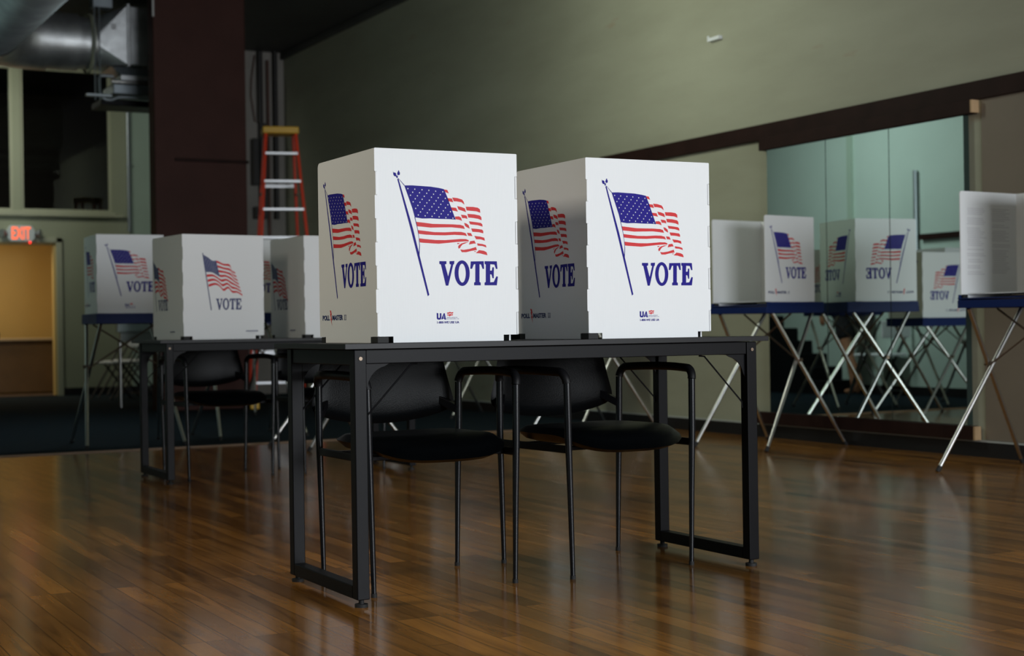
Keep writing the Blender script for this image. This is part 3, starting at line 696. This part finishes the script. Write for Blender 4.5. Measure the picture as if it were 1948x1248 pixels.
# ------------------------------------------------------------------ LADDER
la = radians(-14)
lad = thing('step_ladder', 'orange fibreglass step ladder with a yellow top beside the pillar', 'ladder', (5.47, 15.5, 0), la)
FT, RT = -0.11, 0.07     # front/rear rail y at the cap
def rail(x0, y0, x1, y1, w, nm):
    lg = MB().bar((x0, y0, 0.05), (x1, y1, 2.90), w, 0.03, up=(1, 0, 0)).obj('rail', 'orange', lad, bevel=0.004)
    MB().box(x0-0.045, x0+0.045, y0-0.05, y0+0.05, 0.004, 0.14).obj('foot', 'yellow', lg, bevel=0.01)
for sx in (-1, 1):
    rail(sx*0.36, -0.72, sx*0.155, -0.10, 0.075, 0); rail(sx*0.31, 0.78, sx*0.15, 0.08, 0.05, 1)
MB().box(-0.19, 0.19, -0.16, 0.13, 2.88, 2.955).obj('top_cap', 'yellow', lad, bevel=0.012)
for k in range(1, 10):
    z = 0.3*k-0.02; s_ = (z-0.05)/2.85; w = 0.36+(0.155-0.36)*s_; y = -0.72+(0.62)*s_
    MB().box(-w, w, y-0.045, y+0.045, z-0.028, z).obj('tread', 'alu', lad, bevel=0.003)
for k in (2, 5, 8):
    z = 0.3*k-0.04; s_ = (z-0.05)/2.85; w = 0.31+(0.15-0.31)*s_; y = 0.78+(-0.70)*s_
    MB().box(-w, w, y-0.01, y+0.01, z-0.02, z+0.02).obj('rear_brace', 'alu', lad)
for sx in (-1, 1): MB().bar((sx*0.20, -0.245, 2.26), (sx*0.19, 0.24, 2.26), 0.006, 0.025).obj('spreader', 'alu', lad)

# ------------------------------------------------------------------ DUCTWORK
DY, DZ = 16.2, 3.84
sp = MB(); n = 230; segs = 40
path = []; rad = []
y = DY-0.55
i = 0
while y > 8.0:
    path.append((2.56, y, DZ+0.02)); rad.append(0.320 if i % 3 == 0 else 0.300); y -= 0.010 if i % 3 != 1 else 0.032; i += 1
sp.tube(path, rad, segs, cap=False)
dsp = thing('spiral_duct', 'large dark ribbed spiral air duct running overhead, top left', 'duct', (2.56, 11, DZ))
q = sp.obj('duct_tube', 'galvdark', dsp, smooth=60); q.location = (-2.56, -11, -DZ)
el = MB(); ce = (3.06, DY-0.5, DZ)
P = arc((3.06, DY-0.50, DZ), 0.50, pi, pi/2, 5, ((1, 0, 0), (0, 1, 0)))
el.tube([P[0]+Vector((0, -0.1, 0))]+P+[P[-1]+Vector((0.12, 0, 0))], 0.312, 40, cap=False)
q = el.obj('elbow', 'galv', dsp, smooth=20); q.location = (-2.56, -11, -DZ)
q = MB().tube([(2.56, DY-0.62, DZ), (2.56, DY-0.56, DZ)], 0.325, 40, cap=False).obj('collar', 'galv', dsp, smooth=40); q.location = (-2.56, -11, -DZ)
sq_ = thing('square_duct', 'galvanised duct widening from a round pipe into a square box beside the pillar', 'duct', (3.7, DY, DZ))
def rel(o): o.location = (-3.7, -DY, -DZ); return o
rel(MB().tube([(3.17, DY, DZ), (3.5, DY, DZ)], 0.295, 40, cap=False).tube([(3.30, DY, DZ), (3.315, DY, DZ)], 0.302, 40, cap=False).obj('round_pipe', 'galv', sq_, smooth=30))
rel(MB().tube([(3.5, DY, DZ), (3.68, DY, DZ)], 0.270, 40, cap=False).obj('reducer_collar', 'galv', sq_, smooth=30))
# square-to-round transition
tr = MB(); n = 32; X0, X1 = 3.66, 3.96; zc = 3.90; hs = 0.305; R0 = 0.265
vs = [(X0, DY+R0*cos(2*pi*k/n), DZ+R0*sin(2*pi*k/n)) for k in range(n)]
vs += [(X1, DY+sy*hs, zc+sz*hs) for sy, sz in ((1, 1), (-1, 1), (-1, -1), (1, -1))]
fs = []
for q in range(4):
    fs += [(q*8+i, q*8+(i+1), n+q) if q*8+i+1 < n else (q*8+i, 0, n+q) for i in range(8)]
    fs.append((((q+1)*8) % n, n+(q+1) % 4, n+q))
tr.add(vs, fs)
rel(tr.obj('transition', 'galv', sq_, smooth=12))
rel(MB().box(3.955, 3.985, DY-hs-0.02, DY+hs+0.02, zc-hs-0.02, zc+hs+0.02).obj('flange', 'galv', sq_, bevel=0.004))
rel(MB().box(3.985, 4.88, DY-hs, DY+hs, zc-hs, zc+hs).obj('square_box', 'galv', sq_, bevel=0.01))
rel(MB().box(3.80, 3.87, DY-0.29, DY-0.283, 3.95, 4.01).obj('label_plate', 'paleink', sq_))
# hanger strap round the pipe and threaded rods
hg = thing('duct_hanger', 'grey strap and rods hanging the round pipe from the ceiling', 'hanger', (3.62, DY, CZ))
q = MB().tube([(3.60, DY, DZ), (3.64, DY, DZ)], 0.31, 36, cap=False).obj('strap', 'sage_trim', hg, smooth=40); q.location = (-3.62, -DY, -CZ)
q = MB().tube([(3.615, DY-0.335, 3.2), (3.615, DY-0.335, CZ)], 0.007, 8).tube([(3.665, DY-0.335, 3.2), (3.665, DY-0.335, CZ)], 0.007, 8).obj('rod', 'pipegrey', hg); q.location = (-3.62, -DY, -CZ)
q = MB().box(3.52, 3.78, DY-0.37, DY-0.30, 3.235, 3.262).obj('strut', 'pipegrey', hg, bevel=0.003); q.location = (-3.62, -DY, -CZ)
q = MB().box(3.60, 3.80, DY-0.35, DY-0.20, 4.16, 4.30).obj('junction_box', 'galvdark', hg, bevel=0.004); q.location = (-3.62, -DY, -CZ)
# air unit under the box
au = thing('air_register', 'stacked grey metal air register under the square duct', 'air register', (4.3, DY, 3.3))
def rel2(o): o.location = (-4.3, -DY, -3.3); return o
fn = MB(); a0 = [(3.80, -0.24), (4.85, -0.24), (4.85, 0.24), (3.80, 0.24)]; a1 = [(3.93, -0.18), (4.85, -0.18), (4.85, 0.18), (3.93, 0.18)]
fn.add([(x, DY+y, 3.573) for x, y in a0]+[(x, DY+y, 3.50) for x, y in a1], [(0, 1, 2, 3), (7, 6, 5, 4)]+[(i, (i+1) % 4, 4+(i+1) % 4, 4+i) for i in range(4)])
rel2(fn.obj('neck', 'galvdark', au))
rel2(MB().box(3.91, 4.85, DY-0.2, DY+0.2, 3.43, 3.50).obj('upper_case', 'galv', au, bevel=0.005))
rel2(MB().tube([(3.80, DY-0.25, 3.415), (4.85, DY-0.25, 3.415)], 0.024, 14).obj('upper_rail', 'chrome', au, smooth=40))
rel2(MB().box(3.82, 4.85, DY-0.24, DY+0.24, 3.29, 3.40).obj('lower_case', 'galvdark', au, bevel=0.012))
rel2(MB().tube([(4.85, DY-0.26, 3.255), (3.92, DY-0.26, 3.255), (3.86, DY-0.26, 3.25), (3.80, DY-0.26, 3.22), (3.74, DY-0.26, 3.22), (3.69, DY-0.26, 3.25), (3.675, DY-0.26, 3.30), (3.67, DY-0.26, 3.44), (3.685, DY-0.26, 3.462), (3.72, DY-0.26, 3.468), (3.82, DY-0.26, 3.465)], 0.018, 14).obj('bent_pipe', 'pipegrey', au, smooth=50))
rel2(MB().box(3.70, 4.85, DY-0.22, DY+0.22, 3.17, 3.235).obj('grille', 'blacksteel', au, bevel=0.004))
# conduits on the back wall
tag(MB().tube([(4.965, YB-0.03, 2.12), (4.965, YB-0.03, 3.95)], 0.022, 12).tube([(4.965, YB-0.03, 2.98), (4.965, YB-0.03, 3.02)], 0.03, 12).obj('wall_conduit', 'pipegrey', smooth=40), 'thin grey vertical conduit on the green back wall left of the pillar', 'conduit')
# alcove pipes
tag(MB().tube([(6.22, 18.33, 3.40), (6.22, 18.33, 4.30)], 0.035, 12).obj('iron_pipe', 'darkpipe', smooth=40), 'dark iron pipe high in the alcove, next to the pillar', 'pipe')
tag(MB().tube([(6.42, 18.33, 2.2), (6.42, 18.33, 4.32)], 0.03, 12).obj('iron_pipe', 'darkpipe', smooth=40), 'long dark iron pipe in the alcove right above the ladder', 'pipe')
tag(MB().tube([(6.33, 18.36, 1.0), (6.33, 18.36, 4.2)], 0.02, 12).obj('brown_pipe', 'brownpipe', smooth=40), 'thin brown vertical pipe between the two dark alcove pipes', 'pipe')
tag(MB().box(6.10, 6.17, 18.25, 18.4, 2.62, 3.2).box(6.20, 6.27, 18.28, 18.4, 2.3, 3.4).box(6.12, 6.28, 18.26, 18.4, 2.2, 2.35).obj('electric_box', 'darkpipe', bevel=0.005), 'dark electrical boxes on the pale alcove wall beside the pillar', 'electrical box')
tag(MB().tube([(6.16, 18.36, 3.42), (6.11, 18.36, 3.75), (6.12, 18.36, 3.95), (6.165, 18.36, 4.25)], 0.008, 8).obj('cable', 'brownpipe', smooth=40), 'thin brown cable looping down the alcove wall above the boxes', 'cable')

# ------------------------------------------------------------------ EXIT SIGN
ex = thing('exit_sign', 'lit red-orange EXIT sign with emergency lamps above the doorway', 'exit sign', (3.585, YB-0.05, 2.075))
o8 = [(-0.17, -0.06), (-0.13, -0.105), (0.13, -0.105), (0.17, -0.06), (0.17, 0.04), (0.13, 0.10), (-0.13, 0.10), (-0.17, 0.04)]
MB().plate(o8, lambda u, v, d: (u, -0.03+d, v), 0.08).obj('housing', 'signgrey', ex, bevel=0.008)
vs, fs = text_tris('EXIT', 0.008)
el_ = MB(); el_.add([(-0.115+x*0.23, -0.0325, -0.075+y*0.155) for x, y in vs], fs); el_.obj('lit_letters', 'exitred', ex)
for sx in (-1, 1): MB().tube([(sx*0.175, -0.02, 0.0), (sx*0.215, -0.02, 0.0), (sx*0.24, -0.035, 0.0)], [0.03, 0.05, 0.052], 16).obj('lamp_head', 'pipegrey', ex, smooth=40)
MB().tube([(0.105, -0.03, -0.115), (0.105, -0.04, -0.115)], 0.012, 10).obj('status_light', 'led', ex)

# ------------------------------------------------------------------ BACK ROOM TABLE
bt = thing('back_room_table', 'tan folding table seen through the yellow doorway', 'table', (3.3, 21.2, 0.012))
MB().box(-0.9, 1.15, -0.5, 0.5, 0.70, 0.735).obj('table_top', 'tan', bt, bevel=0.005)
MB().box(-0.88, 1.13, -0.46, -0.43, 0.03, 0.70).obj('under_table_sheet', 'brownsheet', bt)  # brown sheet filling the area under the table top
for x in (-0.8, 1.1):
    for y in (-0.4, 0.4): MB().tube([(x, y, 0), (x, y, 0.66)], 0.016, 10).obj('leg', 'brownpipe', bt, smooth=40)
MB().tube([(1.1, -0.4, 0.38), (0.35, -0.4, 0.66)], 0.012, 8).obj('brace', 'brownpipe', bt, smooth=40)

# ------------------------------------------------------------------ WHITE FOLDING CHAIRS
def make_folder(label, loc, rz, group):
    t = thing('folding_chair', label, 'chair', loc, rz, group)
    MB().box(-0.2, 0.2, -0.21, 0.2, 0.425, 0.455).obj('seat', 'white', t, bevel=0.012)
    MB().box(-0.2, 0.2, 0.235, 0.262, 0.62, 0.80).obj('backrest', 'white', t, bevel=0.012)
    for sx in (-1, 1):
        MB().tube([(sx*0.215, -0.26, 0.0), (sx*0.215, 0.245, 0.80)], 0.012, 10).obj('front_leg', 'darkpipe', t, smooth=40)
        MB().tube([(sx*0.19, 0.27, 0.0), (sx*0.19, -0.10, 0.44)], 0.012, 10).obj('rear_leg', 'darkpipe', t, smooth=40)
    MB().tube([(-0.19, 0.22, 0.06), (0.19, 0.22, 0.06)], 0.009, 8).obj('crossbar', 'darkpipe', t, smooth=40)
    return t
GW = 'white folding chairs along the green back wall'
f1 = make_folder('white folding chair at the back wall, leftmost of the row', (4.42, 18.35, 0.004), radians(-72), GW)
dup(f1, (4.63, 18.88, 0.004), radians(-76), 'white folding chair at the back wall, middle of the row', GW)
dup(f1, (4.85, 19.42, 0.004), radians(-80), 'white folding chair at the back wall, nearest the pillar', GW)
dup(f1, (1.83, 12.62, 0.004), radians(180), 'white folding chair by the pale green wall, seen only in the mirror', 'white folding chairs seen in the mirror')
# grey cart behind the leftmost stand
ct = thing('utility_cart', 'grey utility table on thin silver legs behind the leftmost voting stand', 'cart', (4.12, 16.35, 0.004), radians(-12))
MB().box(-0.20, 0.30, -0.22, 0.22, 0.80, 0.92).obj('tray', 'signgrey', ct, bevel=0.01)
MB().box(-0.17, 0.27, -0.19, 0.19, 0.70, 0.80).obj('drawer', 'coveedge', ct, bevel=0.01)
for x in (-0.17, 0.0, 0.27):
    for y in (-0.18, 0.18):
        if x != 0.0: MB().tube([(x, y, 0), (x, y, 0.70)], 0.013, 10).obj('leg', 'chrome', ct, smooth=40)

# ------------------------------------------------------------------ PERSON (in the mirror)
def skin_body(name, pts, edges, rads, m, parent, sub=2):
    me = bpy.data.meshes.new(name); me.from_pydata(pts, edges, []); me.materials.append(M[m])
    o = bpy.data.objects.new(name, me); COL.objects.link(o); o.parent = parent
    md = o.modifiers.new('skin', 'SKIN'); md.use_smooth_shade = True
    for i, r in enumerate(rads): me.skin_vertices[0].data[i].radius = (r, r) if not isinstance(r, tuple) else r
    me.skin_vertices[0].data[0].use_root = True
    o.modifiers.new('sub', 'SUBSURF').levels = sub; o.modifiers['sub'].render_levels = sub
    return o
pe = thing('person', 'person in a grey-blue top and dark shorts stepping past the stairs, seen in the mirror', 'person', (1.90, 13.05, 0.004), radians(175))
pts = [(0, 0, .93), (0, 0, 1.12), (0, 0, 1.30), (0, 0.0, 1.42), (0, -.015, 1.50), (0, -.03, 1.60), (0, -.03, 1.68),
       (.09, 0, .88), (.10, -.10, .50), (.10, -.02, .09), (.10, -.05, .035), (.10, -.17, .025),
       (-.09, 0, .88), (-.10, .06, .50), (-.10, .24, .17), (-.10, .27, .12), (-.10, .20, .03),
       (.17, 0, 1.38), (.22, .05, 1.12), (.22, -.04, .90), (.22, -.06, .83),
       (-.17, 0, 1.38), (-.22, -.05, 1.12), (-.21, -.16, .93), (-.21, -.19, .87)]
ed = [(0, 1), (1, 2), (2, 3), (3, 4), (4, 5), (5, 6), (0, 7), (7, 8), (8, 9), (9, 10), (10, 11), (0, 12), (12, 13), (13, 14), (14, 15), (15, 16), (3, 17), (17, 18), (18, 19), (19, 20), (3, 21), (21, 22), (22, 23), (23, 24)]
ra = [.13, .12, .13, .11, .05, .085, .075, .085, .058, .04, .035, .028, .085, .058, .04, .035, .028, .055, .042, .032, .028, .055, .042, .032, .028]
skin_body('body', pts, ed, ra, 'skin', pe)
skin_body('top', [(0, 0, .90), (0, 0, 1.10), (0, 0, 1.30), (0, 0, 1.42), (.17, 0, 1.38), (.215, .04, 1.17), (-.17, 0, 1.38), (-.215, -.04, 1.17)], [(0, 1), (1, 2), (2, 3), (3, 4), (4, 5), (3, 6), (6, 7)], [.15, .135, .145, .115, .07, .058, .07, .058], 'shirt', pe)
skin_body('shorts', [(0, 0, .95), (.09, 0, .86), (.10, -.07, .58), (-.09, 0, .86), (-.10, .04, .58)], [(0, 1), (1, 2), (0, 3), (3, 4)], [.145, .105, .09, .105, .09], 'shorts', pe)
skin_body('hair', [(0, .02, 1.60), (0, .0, 1.69), (0, .045, 1.52)], [(0, 1), (0, 2)], [.088, .085, .06], 'hair', pe)
for sx in (-1, 1):
    b0 = Vector((.22, -.06, .83)) if sx > 0 else Vector((-.21, -.19, .87))
    for i in range(5):
        dx = (i-1.5)*0.017
        if i < 4: P = [b0+Vector((0, dx, 0)), b0+Vector((0, dx, -.045)), b0+Vector((-.008*sx, dx-.003, -.08-.006*(i in (1, 2)))), b0+Vector((-.02*sx, dx-.006, -.105-.008*(i in (1, 2))))]
        else: P = [b0+Vector((0, -.02, .01)), b0+Vector((-.01*sx, -.04, -.02)), b0+Vector((-.015*sx, -.045, -.05)), b0+Vector((-.015*sx, -.043, -.065))]
        skin_body('finger', [tuple(p) for p in P], [(0, 1), (1, 2), (2, 3)], [.010, .009, .0085, .007], 'skin', pe, 1)
for q, r in (((.03, -.115, 1.625), .012), ((-.03, -.115, 1.625), .012)):
    MB().tube([(q[0], q[1], q[2]), (q[0], q[1]-0.004, q[2])], [r, r*0.6], 10).obj('eye', 'darkpipe', pe)
MB().tube([(0, -.11, 1.61), (0, -.133, 1.585), (0, -.115, 1.575)], [.008, .013, .008], 10).obj('nose', 'skin', pe, smooth=60)
MB().tube([(-.022, -.108, 1.552), (0, -.117, 1.55), (.022, -.108, 1.552)], .005, 8).obj('mouth', 'brownpipe', pe, smooth=60)
